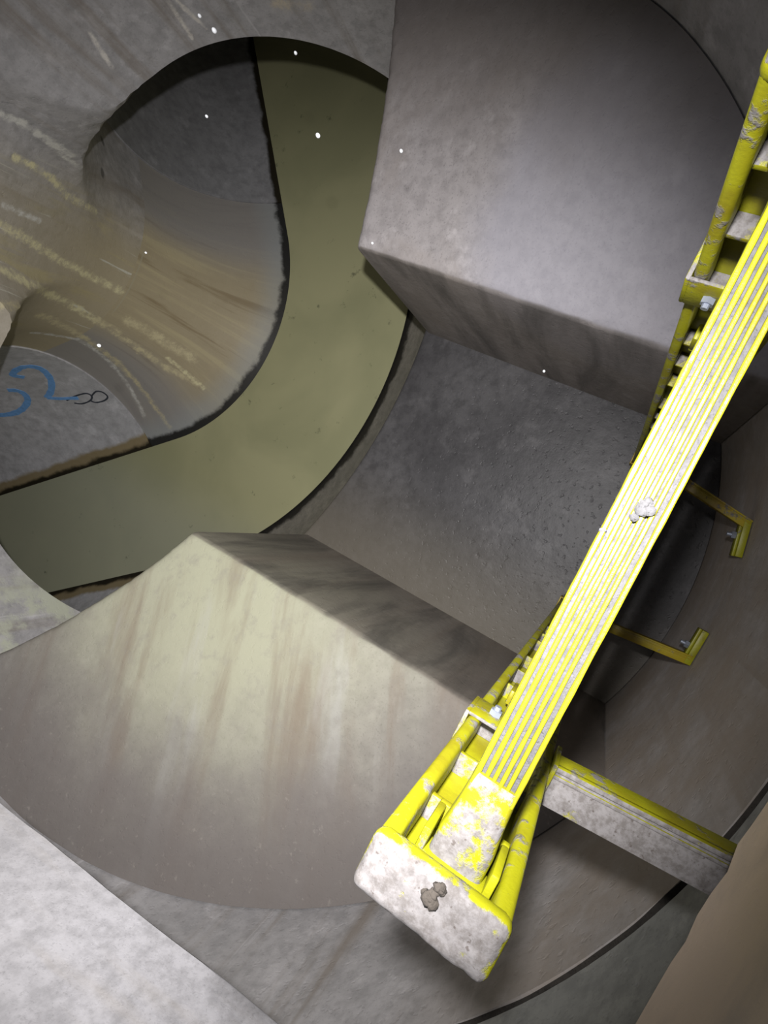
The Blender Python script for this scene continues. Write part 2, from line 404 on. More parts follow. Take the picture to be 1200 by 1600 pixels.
M_YELD = mat_yellow('yellow_plastic_dusty', 0.10, 0.10)
M_YELW = mat_yellow('yellow_ridge', -0.13, 0.06, 1.2)
M_CAP = mat_yellow('dust_caked_yellow', 0.10, 0.24)
M_DUST = mat_concrete('groove_dust', (0.062, 0.060, 0.064), (0.085, 0.083, 0.088), 4, 0.3, 0.95)
M_YELO = mat_yellow('soiled_yellow', -0.02, 0.08, 0.8, (0.26, 0.20, 0.01))
M_DROP = mat_plain('water_drop_white', (0.75, 0.77, 0.8), 0.15)
M_LUMP = mat_concrete('cement_crumb', (0.06, 0.06, 0.063), (0.085, 0.083, 0.086), 4, 0.3, 0.95)
M_SOIL = mat_concrete('brown_crumb', (0.03, 0.025, 0.02), (0.065, 0.056, 0.048), 4, 0.3, 0.95)

# ------------------------------------------------------------------ channel path
nT = Vector((math.cos(math.radians(52)), -math.sin(math.radians(52))))
nL = Vector((math.cos(math.radians(38)), math.sin(math.radians(38))))
dT = Vector((math.sin(math.radians(52)), math.cos(math.radians(52))))
dL = Vector((-math.sin(math.radians(38)), math.cos(math.radians(38))))
Bc = Vector((BX, BY))
PT, PL = Bc + RB * nT, Bc - RB * nL
SEAM = 0.17
def straightT(s): return PT + dT * s, nT
def straightL(s): return PL + dL * s, -nL
def arc(k):                                   # k 0..1 from T tangent to L tangent
    a = math.radians(-52 - 90 * k); n = Vector((math.cos(a), math.sin(a))); return Bc + RB * n, n

def channel_path(ext, na=48, ns=3):
    p = [straightT(ext * (ns - i) / ns) for i in range(ns)]
    p += [arc(i / na) for i in range(na + 1)]
    p += [straightL(ext * (i + 1) / ns) for i in range(ns)]
    return p

def sweep(bm, path, prof, closed=True, caps=True):
    rings = []
    for c, n in path:
        rings.append([bm.verts.new((c.x + n.x * s, c.y + n.y * s, z)) for s, z in prof])
    k = len(prof)
    for a, b in zip(rings, rings[1:]):
        for i in range(k if closed else k - 1):
            j = (i + 1) % k; bm.faces.new((a[i], a[j], b[j], b[i]))
    if caps and closed:
        bm.faces.new(rings[0]); bm.faces.new(rings[-1])
    return rings

def circle_prof(r, n=96): return [(r * math.cos(2 * math.pi * i / n), ZS + r * math.sin(2 * math.pi * i / n)) for i in range(n)]

def saddle(n_):
    # the wall flows smoothly into the inside of the bend between the two openings
    az = math.degrees(math.atan2(n_.x, -n_.y)) + 7.0
    lim, wid = (29.0, 12.0) if az > 0 else (21.0, 12.0)
    t = min(max((lim - abs(az)) / wid, 0.0), 1.0); return t * t * (3 - 2 * t)
def inner_r(a, n_):
    a = a % (2 * math.pi)
    if not (math.pi / 2 < a < math.pi): return RP
    wgt = saddle(n_)
    if wgt == 0: return RP
    c_, s_ = -math.cos(a), math.sin(a)
    # line from (-RP, 0.06) leaning up to the wall face, a little above the plain circle
    f = Bc - Vector((CX, CY)); b_ = f.dot(n_); q_ = b_ * b_ - f.dot(f) + R * R
    sw = min(max(RB - (-b_ - math.sqrt(max(q_, 0))), 0.02), RP - 0.05)
    z1 = math.sqrt(RP * RP - sw * sw) + 0.45 * wgt
    lo, hi = RP, 1.6
    for _ in range(26):
        r = (lo + hi) / 2; z = r * s_; u = min(max(z / z1, 0), 1)
        xl = sw + (RP - sw) * (1 - u * u * (3 - 2 * u)) - 0.02 * max(z - z1, 0)
        if r * c_ < xl: lo = r
        else: hi = r
    r = min(max(r, RP), 1.55)
    return RP + wgt * (r - RP)
def cutter(bm, path, low, n=128):
    rings = []
    for c, nn in path:
        ring = []
        for i in range(n):
            a = 2 * math.pi * (i + 0.5) / n
            r = RP + low if a > math.pi else inner_r(a, nn)
            ring.append(bm.verts.new((c.x + nn.x * r * math.cos(a), c.y + nn.y * r * math.cos(a), ZS + r * math.sin(a))))
        rings.append(ring)
    for A, B in zip(rings, rings[1:]):
        for i in range(n): j = (i + 1) % n; bm.faces.new((A[i], A[j], B[j], B[i]))
    bm.faces.new(rings[0]); bm.faces.new(rings[-1])

def tube(bm, path, ri, ro, n=96, shaped=False):
    a = [[], []]
    for c, nn in path:
        for q, r0 in enumerate((ri, ro)):
            ring = []
            for i in range(n):
                t_ = 2 * math.pi * (i + (0.5 if shaped else 0)) / n; r = r0 + (inner_r(t_, nn) - RP if shaped else 0)
                ring.append(bm.verts.new((c.x + nn.x * r * math.cos(t_), c.y + nn.y * r * math.cos(t_), ZS + r * math.sin(t_))))
            a[q].append(ring)
    for q in (0, 1):
        for A, B in zip(a[q], a[q][1:]):
            for i in range(n):
                j = (i + 1) % n; bm.faces.new((A[i], A[j], B[j], B[i]))
    for e in (0, -1):
        A, B = a[0][e], a[1][e]
        for i in range(n):
            j = (i + 1) % n; bm.faces.new((A[i], A[j], B[j], B[i]))

def cylinder_solid(name, r, z0, z1, seg=192):
    bm = bmesh.new()
    res = bmesh.ops.create_cone(bm, cap_ends=True, segments=seg, radius1=r, radius2=r, depth=z1 - z0)
    bmesh.ops.translate(bm, verts=res['verts'], vec=(CX, CY, (z0 + z1) / 2))
    return obj(name, bm, None)

def ring_shell(name, r0, r1, zs, mat, seg=192):
    bm = bmesh.new(); L = []
    for z in zs: L.append([bm.verts.new((CX + r0 * math.cos(2 * math.pi * i / seg), CY + r0 * math.sin(2 * math.pi * i / seg), z)) for i in range(seg)])
    for z in reversed(zs): L.append([bm.verts.new((CX + r1 * math.cos(2 * math.pi * i / seg), CY + r1 * math.sin(2 * math.pi * i / seg), z)) for i in range(seg)])
    for a, b in zip(L, L[1:] + L[:1]):
        for i in range(seg):
            j = (i + 1) % seg; bm.faces.new((a[i], a[j], b[j], b[i]))
    return obj(name, bm, mat)

# ------------------------------------------------------------------ shaft wall, joint, cover
bm = bmesh.new(); cutter(bm, channel_path(0.9, 72), 0.031); cut_tube = obj('cut', bm, None)
WT = 0.03
wall = ring_shell('wall_lower', R, R + WT, [0.28 + i * (ZJ - 0.0045 - 0.28) / 16 for i in range(17)], M_WALL)
boolean(wall, [cut_tube]); smooth_by_angle(wall, 30); wall['kind'] = 'structure'
drop(cut_tube)
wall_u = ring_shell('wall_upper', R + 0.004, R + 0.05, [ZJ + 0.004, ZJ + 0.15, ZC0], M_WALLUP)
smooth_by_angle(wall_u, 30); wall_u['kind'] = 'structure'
# joint: recessed mortar with a ragged lip
bm = bmesh.new(); seg = 480; L = []
for k, (dr, z) in enumerate(((0.002, ZJ - 0.0045), (0.007, ZJ - 0.002), (0.007, ZJ + 0.001), (0.004, ZJ + 0.004), (0.03, ZJ + 0.004), (0.03, ZJ - 0.0045))):
    ring = []
    for i in range(seg):
        a = 2 * math.pi * i / seg
        r = R + dr + (0.004 * (noise.noise(Vector((math.cos(a) * 14, math.sin(a) * 14, k * 3.1))) ) if k < 4 else 0)
        ring.append(bm.verts.new((CX + r * math.cos(a), CY + r * math.sin(a), z)))
    L.append(ring)
for a, b in zip(L, L[1:] + L[:1]):
    for i in range(seg): bm.faces.new((a[i], a[(i + 1) % seg], b[(i + 1) % seg], b[i]))
obj('trim_1', bm, M_JOINT, smooth=50, kind='structure')

# cover slab with its four-sided access opening
corners = [Vector((-0.367, -0.127)), Vector((0.53, -0.127)), Vector((0.53, 1.30)), Vector((-0.531, 1.30))]
NS = 60; inner = []
for i in range(4):
    a, b = corners[i], corners[(i + 1) % 4]
    for k in range(NS): inner.append(a.lerp(b, k / NS))
oc = Vector((CX, CY)); bm = bmesh.new(); rows = []
mid = sum(corners, Vector((0, 0))) / 4
def slab_ring(dz, inset, amp):
    out = []
    for i, p in enumerate(inner):
        nrm = (p - mid).normalized()
        j = amp * noise.noise(Vector((p.x * 60, p.y * 60, 1.0))) + amp * 0.6 * noise.noise(Vector((p.x * 170, p.y * 170, 5.0)))
        q = p + nrm * (inset + j)
        out.append(bm.verts.new((q.x, q.y, dz + 0.5 * j)))
    return out
def outer_ring(z):
    out = []
    for p in inner:
        d = (p - oc).normalized(); q = oc + d * (R + 0.13); out.append(bm.verts.new((q.x, q.y, z)))
    return out
rows = [outer_ring(ZC0), slab_ring(ZC0, 0.006, 0.002), slab_ring(ZC0 + 0.005, 0.0, 0.0016), slab_ring(ZC0 + 0.03, -0.0005, 0.0004), slab_ring(ZC1 - 0.006, 0, 0.0004), slab_ring(ZC1, 0.006, 0.001), outer_ring(ZC1)]
for a, b in zip(rows, rows[1:] + rows[:1]):
    n = len(a)
    for i in range(n): bm.faces.new((a[i], a[(i + 1) % n], b[(i + 1) % n], b[i]))
obj('ceiling', bm, M_SLAB, smooth=40, kind='structure')

# ------------------------------------------------------------------ step floor under the benching
def wall_y(x, r=R): return CY - math.sqrt(max(r * r - (x - CX) ** 2, 0))
def ray_circ(x, r): return BY - math.sqrt(r * r - (x - BX) ** 2)
def meet(r1, r2, right):
    # points where circle r1 about the bend meets circle r2 about the shaft
    d = Vector((CX - BX, CY - BY)); D_ = d.length; a = (r1 * r1 - r2 * r2 + D_ * D_) / (2 * D_)
    h = math.sqrt(r1 * r1 - a * a); u = d / D_; p = Bc + u * a; v = Vector((-u.y, u.x))
    q1, q2 = p + v * h, p - v * h
    return (q1 if q1.x > q2.x else q2) if right else (q1 if q1.x < q2.x else q2)
bm = bmesh.new()
def ang(p, c): return math.atan2(p.y - c.y, p.x - c.x)
for ra, rw, zlo, zhi in ((RB + RP + 0.032, R - 0.002, 0.42, ZS + 0.0005), (RB + RP - 0.002, R - 0.002, ZS + 0.0005, ZS + 0.010)):
    qr, ql = meet(ra, rw, True), meet(ra, rw, False)
    poly = []
    a0, a1 = ang(ql, oc), ang(qr, oc)
    while a1 < a0: a1 += 2 * math.pi
    for i in range(97):
        a = a0 + (a1 - a0) * i / 96; poly.append((oc + Vector((math.cos(a), math.sin(a))) * rw, False))
    b0, b1 = ang(qr, Bc), ang(ql, Bc)
    for i in range(1, 128):
        a = b0 + (b1 - b0) * i / 128; poly.append((Bc + Vector((math.cos(a), math.sin(a))) * ra, True))
    lo = [bm.verts.new((p.x, p.y, zlo)) for p, e in poly]
    if zhi > ZS + 0.005:                        # worn, rounded nosing towards the channel
        mids = []
        for out, dz in ((0.0, 0.0045), (0.003, 0.0015), (0.010, 0.0003)):
            mids.append([bm.verts.new((p.x + (p - Bc).normalized().x * out * e, p.y + (p - Bc).normalized().y * out * e, zhi - dz * e)) for p, e in poly])
        lv = [lo] + mids
    else: lv = [lo, [bm.verts.new((p.x, p.y, zhi)) for p, e in poly]]
    bm.faces.new(lv[0]); bm.faces.new(lv[-1])
    for A, B_ in zip(lv, lv[1:]):
        for i in range(len(poly)): j = (i + 1) % len(poly); bm.faces.new((A[i], A[j], B_[j], B_[i]))
fl = obj('floor', bm, M_FLOOR, smooth=45, kind='structure')

# ------------------------------------------------------------------ benching blocks either side of the step
def bench(name, right, mat, label):
    xe = 0.368 if right else -0.405
    rc = RB + RP + 0.012; rwl = R - 0.003
    q = meet(rc, rwl, right)
    A0 = Vector((xe, wall_y(xe, rwl))); C0 = Vector((xe, ray_circ(xe, rc)))
    aa, ab = ang(A0, oc), ang(q, oc); ca, cb = ang(C0, Bc), ang(q, Bc)
    if right and ab < aa: ab += 2 * math.pi
    if not right and ab > aa: ab -= 2 * math.pi
    def hgt(x, y):
        if right: h = 1.165 + (x - 0.37) * (-0.541 + 0.517 * (y - 0.04))
        else: h = 1.165 + (x + 0.40) * (0.206 + 0.18 * y)
        return HC - h
    n1, n2 = 110, 70
    us = [0, 0.0008, 0.003, 0.007, 0.012] + [0.012 + (0.994 - 0.012) * ((i + 1) / n1) ** 1.0 for i in range(n1)]
    vsq = [i / n2 * 0.965 for i in range(n2 + 1)] + [0.978, 0.988, 0.995, 0.999, 1.0]
    bm = bmesh.new(); G = []
    for u in us:
        pw = oc + Vector((math.cos(aa + (ab - aa) * u), math.sin(aa + (ab - aa) * u))) * rwl
        pc = Bc + Vector((math.cos(ca + (cb - ca) * u), math.sin(ca + (cb - ca) * u))) * rc
        row = []
        for v in vsq:
            p = pw.lerp(pc, v)
            z = hgt(p.x, p.y)
            de = abs(p.x - xe); dc = (1 - v) * (pc - pw).length
            ch = 0.5 + 0.5 * noise.noise(Vector((p.x * 22, p.y * 22, 3.3))) + 0.4 * noise.noise(Vector((p.x * 70, p.y * 70, 9.0)))
            rr = 0.012 + 0.010 * max(0, ch)
            for d in (de, dc):
                if d < rr: z -= rr - math.sqrt(max(rr * rr - (rr - d) ** 2, 0))
            z += 0.0015 * noise.noise(Vector((p.x * 12, p.y * 12, 0.0))) + 0.0006 * noise.noise(Vector((p.x * 60, p.y * 60, 4.0)))
            if not right: z += 0.010 * math.exp(-dc / 0.10) * math.exp(-de / 0.18)
            row.append(bm.verts.new((p.x, p.y, z)))
        G.append(row)
    for a, b in zip(G, G[1:]):
        for i in range(len(a) - 1): bm.faces.new((a[i], a[i + 1], b[i + 1], b[i]))
    rim = [g[0] for g in reversed(G)] + G[0][1:] + [g[-1] for g in G[1:]] + list(reversed(G[-1][1:-1]))
    NR = 8; prev = rim
    for k in range(1, NR + 1):
        cur = []
        for v in rim:
            z = v.co.z + (ZS + 0.010 - v.co.z) * k / NR
            j = 0.004 * noise.noise(Vector((v.co.x * 18, v.co.y * 18, z * 18))) if 0 < k < NR else 0
            cur.append(bm.verts.new((v.co.x + (-j if right else j) * 0.0, v.co.y, z)))
        for i in range(len(rim)):
            jn = (i + 1) % len(rim); bm.faces.new((prev[i], prev[jn], cur[jn], cur[i]))
        prev = cur
    bm.faces.new(prev)
    o = obj(name, bm, mat, smooth=38)
    tag(o, label, 'benching')
    return o
bench('benching_block', True, M_BENCHR, 'grey concrete benching block beyond the step, curved beside the dark round opening')
bench('benching_block', False, M_BENCHL, 'pale yellowish concrete benching block with brown streaks and a peaked chipped corner')

# ------------------------------------------------------------------ channel, pipes, water
bm = bmesh.new(); tube(bm, channel_path(SEAM, 72), RP, RP + 0.03, 128, True)
chan = obj('drain_channel', bm, M_CHAN)
cutc = cylinder_solid('cut', R + WT - 0.0005, ZS, 3.0)
boolean(chan, [cutc]); smooth_by_angle(chan, 30); drop(cutc)
chan.data.materials.append(M_WALL)              # above the springline the surface is that of the shaft wall
for f in chan.data.polygons: f.material_index = 1 if f.center.z > ZS else 0
tag(chan, 'curved half-round concrete channel with a brown-stained inner side and black scum line', 'channel')

def pipe(name, fn, label, mat):
    root = empty(name, (*(fn(SEAM)[0]), 0.0)); inv = Matrix.Translation(-root.location)
    bm = bmesh.new(); tube(bm, [fn(SEAM + 0.002 + 2.6 * i / 8) for i in range(9)], RP - 0.006, RP + 0.06)
    bmesh.ops.transform(bm, matrix=inv, verts=bm.verts)
    obj('barrel', bm, mat, root, smooth=30)
    bm = bmesh.new(); c, n = fn(SEAM + 2.62)
    ring = [bm.verts.new((c.x + n.x * 0.7 * math.cos(a), c.y + n.y * 0.7 * math.cos(a), ZS + 0.7 * math.sin(a))) for a in [2 * math.pi * i / 48 for i in range(48)]]
    f = bm.faces.new(ring)
    e = bmesh.ops.extrude_face_region(bm, geom=[f]); dd = (fn(1)[0] - fn(0)[0]) * 0.05
    bmesh.ops.translate(bm, verts=[v for v in e['geom'] if isinstance(v, bmesh.types.BMVert)], vec=(dd.x, dd.y, 0))
    bmesh.ops.transform(bm, matrix=inv, verts=bm.verts)
    obj('light_stop', bm, M_JOINT, root)  # added disc, unseen, keeps outside light from leaking in
    tag(root, label, 'pipe')
    return root
pt = pipe('concrete_pipe', straightT, 'round concrete pipe, its grey darkened as shade, leading away under the upper wall', M_PIPE)
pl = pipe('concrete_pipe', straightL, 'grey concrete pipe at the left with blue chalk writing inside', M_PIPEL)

bm = bmesh.new()
hw = math.sqrt((RP - 0.006) ** 2 - (ZS - ZW) ** 2) - 0.0005
prof = [(-hw + 2 * hw * i / 12, ZW) for i in range(13)]
bot = [((RP - 0.0075) * math.cos(a), ZS + (RP - 0.0075) * math.sin(a)) for a in [math.atan2(ZW - ZS, hw) - (2 * math.atan2(ZW - ZS, hw) + math.pi) * i / 12 for i in range(1, 12)]]
sweep(bm, [straightT(2.7 * (8 - i) / 8) for i in range(8)] + [arc(i / 48) for i in range(49)] + [straightL(2.7 * (i + 1) / 8) for i in range(8)], prof + bot)
tag(obj('water', bm, M_WATER, smooth=30), 'shallow greenish murky water lying in the curved channel', 'water')

# chalk writing on the inside of the left pipe
M_BLUE = mat_plain('blue_chalk', (0.24, 0.52, 1.0), 0.9)
M_GREY = mat_plain('grey_pencil', (0.07, 0.08, 0.10), 0.9)
def on_pipe(s, th, r):
    c, n = straightL(s); return Vector((c.x + n.x * r * math.cos(th), c.y + n.y * r * math.cos(th), ZS + r * math.sin(th)))
def stroke(name, pts, wd, mat, closed=False):
    bm = bmesh.new(); prev = None; r = RP - 0.0075
    P = []
    n = len(pts); m_ = n if closed else n - 1
    for i in range(m_):                         # Catmull-Rom
        p0, p1, p2, p3 = (pts[(i - 1) % n] if closed or i > 0 else pts[0]), pts[i], pts[(i + 1) % n], (pts[(i + 2) % n] if closed or i + 2 < n else pts[-1])
        for k in range(8):
            t = k / 8
            P.append(tuple(0.5 * (2 * b + (c - a) * t + (2 * a - 5 * b + 4 * c - d) * t * t + (3 * b - a - 3 * c + d) * t ** 3) for a, b, c, d in zip(p0, p1, p2, p3)))
    P.append(pts[0] if closed else pts[-1])
    for i, (s, th) in enumerate(P):
        a, b = P[max(i - 1, 0)], P[min(i + 1, len(P) - 1)]
        t = Vector((b[0] - a[0], (b[1] - a[1]) * RP))
        if t.length == 0: continue
        t.normalize(); q = Vector((-t.y, t.x)) * wd * 0.5 * (1 + 0.25 * noise.noise(Vector((i * 0.4, s * 9, th))))
        cur = []
        for sg, rr in ((1, r), (-1, r), (-1, r + 0.0014), (1, r + 0.0014)):
            cur.append(bm.verts.new(on_pipe(s + sg * q.x, th + sg * q.y / RP, rr)))
        if prev:
            for k in range(4): bm.faces.new((prev[k], prev[(k + 1) % 4], cur[(k + 1) % 4], cur[k]))
        else: bm.faces.new(cur)
        prev = cur
    bm.faces.new(prev)
    bmesh.ops.translate(bm, verts=bm.verts, vec=-pl.location)
    o = obj(name, bm, mat, pl); return o
stroke('marking', [(0.4203, 3.2713), (0.4347, 3.2011), (0.362, 3.1647), (0.3137, 3.1936), (0.3033, 3.2691), (0.343, 3.3849), (0.4135, 3.4801), (0.4822, 3.5298)], 0.030, M_BLUE)['label'] = 'blue chalk figure two'
stroke('marking', [(0.4822, 3.5298), (0.4252, 3.5804), (0.3444, 3.6289)], 0.020, M_BLUE)
stroke('marking', [(0.579, 3.3261), (0.5473, 3.3699), (0.5515, 3.4368), (0.5894, 3.4986), (0.668, 3.5449), (0.7451, 3.5492), (0.8165, 3.5126)], 0.030, M_BLUE)['label'] = 'blue chalk figure three'
stroke('marking', [(0.4109, 3.6141), (0.345, 3.6056), (0.2853, 3.6165), (0.2732, 3.6542), (0.3026, 3.6859), (0.3583, 3.6865), (0.3905, 3.6583)], 0.008, M_GREY)['label'] = 'grey letter B'
stroke('marking', [(0.2732, 3.6542), (0.2294, 3.6322), (0.2041, 3.6564), (0.203, 3.7064), (0.2367, 3.727), (0.2854, 3.7179), (0.3026, 3.6859)], 0.008, M_GREY)

# ------------------------------------------------------------------ ladder
LX, LY = 0.0135, -0.0035
Z0L, ZTOP = ZS + 0.07, HC - 0.226
lad = empty('ladder', (LX, LY, Z0L))
tag(lad, 'dusty yellow plastic ladder with ribbed rungs standing off the shaft wall', 'ladder')
def lobj(name, bm, mat, parent=lad, smooth=35):
    # bm is in ladder-local x,y and world z
    off = Vector((0, 0, Z0L))
    bmesh.ops.translate(bm, verts=bm.verts, vec=-off)
    return obj(name, bm, mat, parent, smooth=smooth)
HI, HO, HY = 0.160, 0.1865, 0.0305           # half inner, half outer, half depth
RZ = [HC - 0.253 - 0.25 * i for i in range(6)]
YR = -0.0025
for sx in (-1, 1):
    bm = bmesh.new()
    def B(x0, x1, *a, **k): add_box(bm, min(sx * x0, sx * x1), max(sx * x0, sx * x1), *a, **k)
    B(HO - 0.005, HO, -HY + .002, HY - .002, Z0L, ZTOP - 0.004, bevel=0.001)
    st = lobj('stile', bm, M_YEL)
    for sy in (-1, 1):
        bm = bmesh.new()
        y0, y1 = sorted((sy * HY, sy * (HY - 0.0085)))
        add_box(bm, min(sx * HI, sx * (HO + .0003)), max(sx * HI, sx * (HO + .0003)), y0, y1, Z0L, ZTOP - 0.002, bevel=0.003, seg=4)
        lobj('flange', bm, M_YELD, st)
    # cap plate, dust caked
    bm = bmesh.new()
    add_box(bm, min(sx * (HI - .0005), sx * (HO + .001)), max(sx * (HI - .0005), sx * (HO + .001)), -HY - .001, HY + .001, ZTOP - 0.012, ZTOP, bevel=0.005, seg=4)
    bmesh.ops.subdivide_edges(bm, edges=[e for e in bm.edges if e.calc_length() > 0.008], cuts=12, use_grid_fill=True)
    for v in bm.verts:
        if v.co.z > ZTOP - 0.004: v.co.z += 0.0009 * noise.noise(v.co * 160) + 0.0006 * noise.noise(v.co * 420)
    lobj('cap', bm, M_CAP, st)
    # stiffening ribs between the flanges
    z = ZTOP - 0.012; k = 0
    for rz in RZ:
        for dz, dx in ((-0.042, 0.014), (-0.105, 0.014), (-0.18, 0.014)):
            zz = rz + dz
            if zz > ZTOP - 0.02 or zz < Z0L + 0.01: continue
            bm = bmesh.new()
            add_box(bm, min(sx * (HO - .005), sx * (HO - .005 - dx)), max(sx * (HO - .005), sx * (HO - .005 - dx)), -HY + .006, HY - .006, zz - 0.002, zz + 0.002, bevel=0.0008)
            lobj('rib', bm, M_YELD, st)

def make_rung(rz, detail):
    bm = bmesh.new()
    hw_ = 0.0105
    add_box(bm, -HI + 0.03, HI - 0.03, YR - hw_, YR + hw_, rz - 0.016, rz - 0.0022, bevel=0.002, seg=2)
    rg = lobj('rung', bm, M_DUST)
    rg['label'] = 'ribbed tread with cement dust in its grooves'
    ys = [-0.0093, -0.0050, -0.0018, 0.0016, 0.0050, 0.0090]
    wd = [0.0012, 0.0010, 0.0010, 0.0010, 0.0011, 0.0013]
    for y, ww in zip(ys, wd):
        bm = bmesh.new()
        n = 60 if detail else 6
        prev = None
        for i in range(n + 1):
            x = -HI + 0.028 + (2 * HI - 0.056) * i / n
            k = ww * (1 + (0.22 * noise.noise(Vector((x * 90, y * 900, rz))) if detail else 0))
            dz = 0.0003 * noise.noise(Vector((x * 140, y * 700, 2.0))) if detail else 0
            cur = [bm.verts.new((x, YR + y + a * k, rz + c)) for a, c in ((-1.15, -0.003), (-0.9, -0.0004 + dz), (-0.5, dz), (0.5, dz), (0.9, -0.0004 + dz), (1.15, -0.003))]
            if prev:
                for j in range(6): bm.faces.new((prev[j], prev[(j + 1) % 6], cur[(j + 1) % 6], cur[j]))
            else: bm.faces.new(cur)
            prev = cur
        bm.faces.new(prev)
        lobj('ridge', bm, M_YELW, rg)
    for sx in (-1, 1):
        # moulded boot that widens into the stile
        bm = bmesh.new(); prev = None
        prof_x = [(HI - 0.034, 0.0108, 0.0006), (HI - 0.026, 0.0110, 0.0012), (HI - 0.016, 0.0116, 0.0016), (HI - 0.006, 0.0128, 0.0014), (HI - 0.002, 0.0133, 0.001), (HI + 0.010, 0.0133, 0.0)]
        for x, hwy, up in prof_x:
            cur = []
            for i in range(24):
                a = 2 * math.pi * i / 24; ca_, sa_ = math.cos(a), math.sin(a)
                yy = math.copysign(abs(ca_) ** 0.35, ca_) * hwy; zq = math.copysign(abs(sa_) ** 0.45, sa_)
                zq = rz + up if zq > 0.999 else (rz - 0.009 + zq * (0.009 + up) if zq > 0 else rz - 0.009 + zq * 0.011)
                w_ = Vector((sx * x, YR + yy, zq)); cur.append(bm.verts.new(w_ + Vector((0, 0, 0.0004 * noise.noise(w_ * 300)))))
            if prev:
                for j in range(24): bm.faces.new((prev[j], prev[(j + 1) % 24], cur[(j + 1) % 24], cur[j]))
            else: bm.faces.new(cur)
            prev = cur
        bm.faces.new(prev)
        lobj('rung_end', bm, M_YELD, rg)
        # collar plate framing the rung end
        bm = bmesh.new()
        for y0, y1, z0, z1 in ((YR - 0.0185, YR - 0.0145, rz - 0.024, rz + 0.003), (YR + 0.0145, YR + 0.0185, rz - 0.024, rz + 0.003), (YR - 0.0185, YR + 0.0185, rz - 0.028, rz - 0.023)):
            add_box(bm, min(sx * (HI - .001), sx * (HI + .012)), max(sx * (HI - .001), sx * (HI + .012)), y0, y1, z0, z1, bevel=0.0012)
        lobj('collar', bm, M_YEL, rg)
        bm = bmesh.new()
        add_box(bm, min(sx * (HI + .0095), sx * (HI + .0145)), max(sx * (HI + .0095), sx * (HI + .0145)), YR - 0.0155, YR + 0.0155, rz - 0.012, rz + 0.0035, bevel=0.0012)
        lobj('collar_lip', bm, M_YEL, rg)
for i, rz in enumerate(RZ): make_rung(rz, i == 0)

# wall brackets: clamp round the stile, arm to the wall, foot turned inward, bolt
def bracket(sx, zc, big, mat):
    zt = HC - zc
    bm = bmesh.new()
    T = 0.0032
    add_box(bm, min(sx * (HI - .003), sx * (HO + .004)), max(sx * (HI - .003), sx * (HO + .004)), HY + .0004, HY + .0004 + T, zt - 0.034, zt + 0.004, bevel=0.0012)
    add_box(bm, min(sx * (HI - .003), sx * (HI - .0002)), max(sx * (HI - .003), sx * (HI - .0002)), 0.006, HY + .001, zt - 0.034, zt + 0.004, bevel=0.0012)
    add_box(bm, min(sx * (HO + .001), sx * (HO + .004)), max(sx * (HO + .001), sx * (HO + .004)), -HY - .002, HY + .001, zt - 0.034, zt + 0.004, bevel=0.0012)
    add_box(bm, min(sx * (HI - .003), sx * (HO + .004)), max(sx * (HI - .003), sx * (HO + .004)), -HY - .004, -HY - .0006, zt - 0.034, zt + 0.004, bevel=0.0012)
    br = lobj('wall_bracket', bm, mat)
    # arm
    xa, xb = sx * (HI + HO) / 2, sx * ((HI + HO) / 2 - (0.020 if sx < 0 else 0.038))
    ya = -HY - 0.002; yb = wall_y(LX + xb) - LY + 0.0045
    L = math.hypot(xb - xa, yb - ya); rot = Matrix.Translation((xa, ya, 0)) @ Matrix.Rotation(math.atan2(yb - ya, xb - xa), 4, 'Z')
    hwd = 0.0145 if big else 0.010
    bm = bmesh.new()
    add_box(bm, 0, L, -hwd, hwd, zt - 0.004, zt, bevel=0.0009, rot=rot)
    add_box(bm, 0, L, hwd - 0.0035, hwd, zt - 0.022, zt + 0.0028, bevel=0.0009, rot=rot)
    add_box(bm, 0, L, hwd - 0.0085, hwd - 0.006, zt - 0.003, zt + 0.0016, bevel=0.0006, rot=rot)
    if not big: add_box(bm, 0, L, -hwd, -hwd + 0.003, zt - 0.022, zt - 0.001, bevel=0.0009, rot=rot)
    lobj('arm', bm, M_CAP if big else mat, br)
    # foot lying against the wall, pointing to the other stile
    d = -sx; x0 = xb + sx * hwd; FL = 0.075
    xm = x0 + d * FL / 2
    c = wall_y(LX + xm) - LY
    tang = math.atan2(wall_y(LX + x0 + d * FL) - wall_y(LX + x0), d * FL)
    rot = Matrix.Translation((x0, wall_y(LX + x0) - LY + 0.0015, 0)) @ Matrix.Rotation(tang, 4, 'Z')
    s2 = 1 if d > 0 else -1
    bm = bmesh.new()
    add_box(bm, 0, FL, *sorted((0, s2 * 0.013)), zt - 0.03, zt + 0.001, bevel=0.0015, rot=rot)
    add_box(bm, 0, FL, *sorted((s2 * 0.0128, s2 * 0.018)), zt - 0.03, zt - 0.006, bevel=0.001, rot=rot)
    lobj('foot', bm, M_YEL, br)
    for kx in (0.034,):
        bm = bmesh.new()
        p = rot @ Vector((kx, s2 * 0.017, zt - 0.016)); q = rot @ Vector((kx, s2 * 0.026, zt - 0.016)); q2 = rot @ Vector((kx, s2 * 0.034, zt - 0.016))
        add_cyl(bm, p, q, 0.0075, 6); add_cyl(bm, q, q2, 0.004, 12)
        lobj('bolt', bm, M_BOLT, br)
    bm = bmesh.new()
    add_cyl(bm, (sx * (HI - .003), 0.016, zt - 0.015), (sx * (HI - .007), 0.016, zt - 0.015), 0.0045, 6)
    add_cyl(bm, (sx * (HI - .007), 0.016, zt - 0.015), (sx * (HI - .010), 0.016, zt - 0.015), 0.0025, 10)
    lobj('bolt', bm, M_BOLT, br)
for sx in (-1, 1):
    bracket(sx, 0.402, True, M_YELD)
    bracket(sx, 1.30, False, M_YELO)

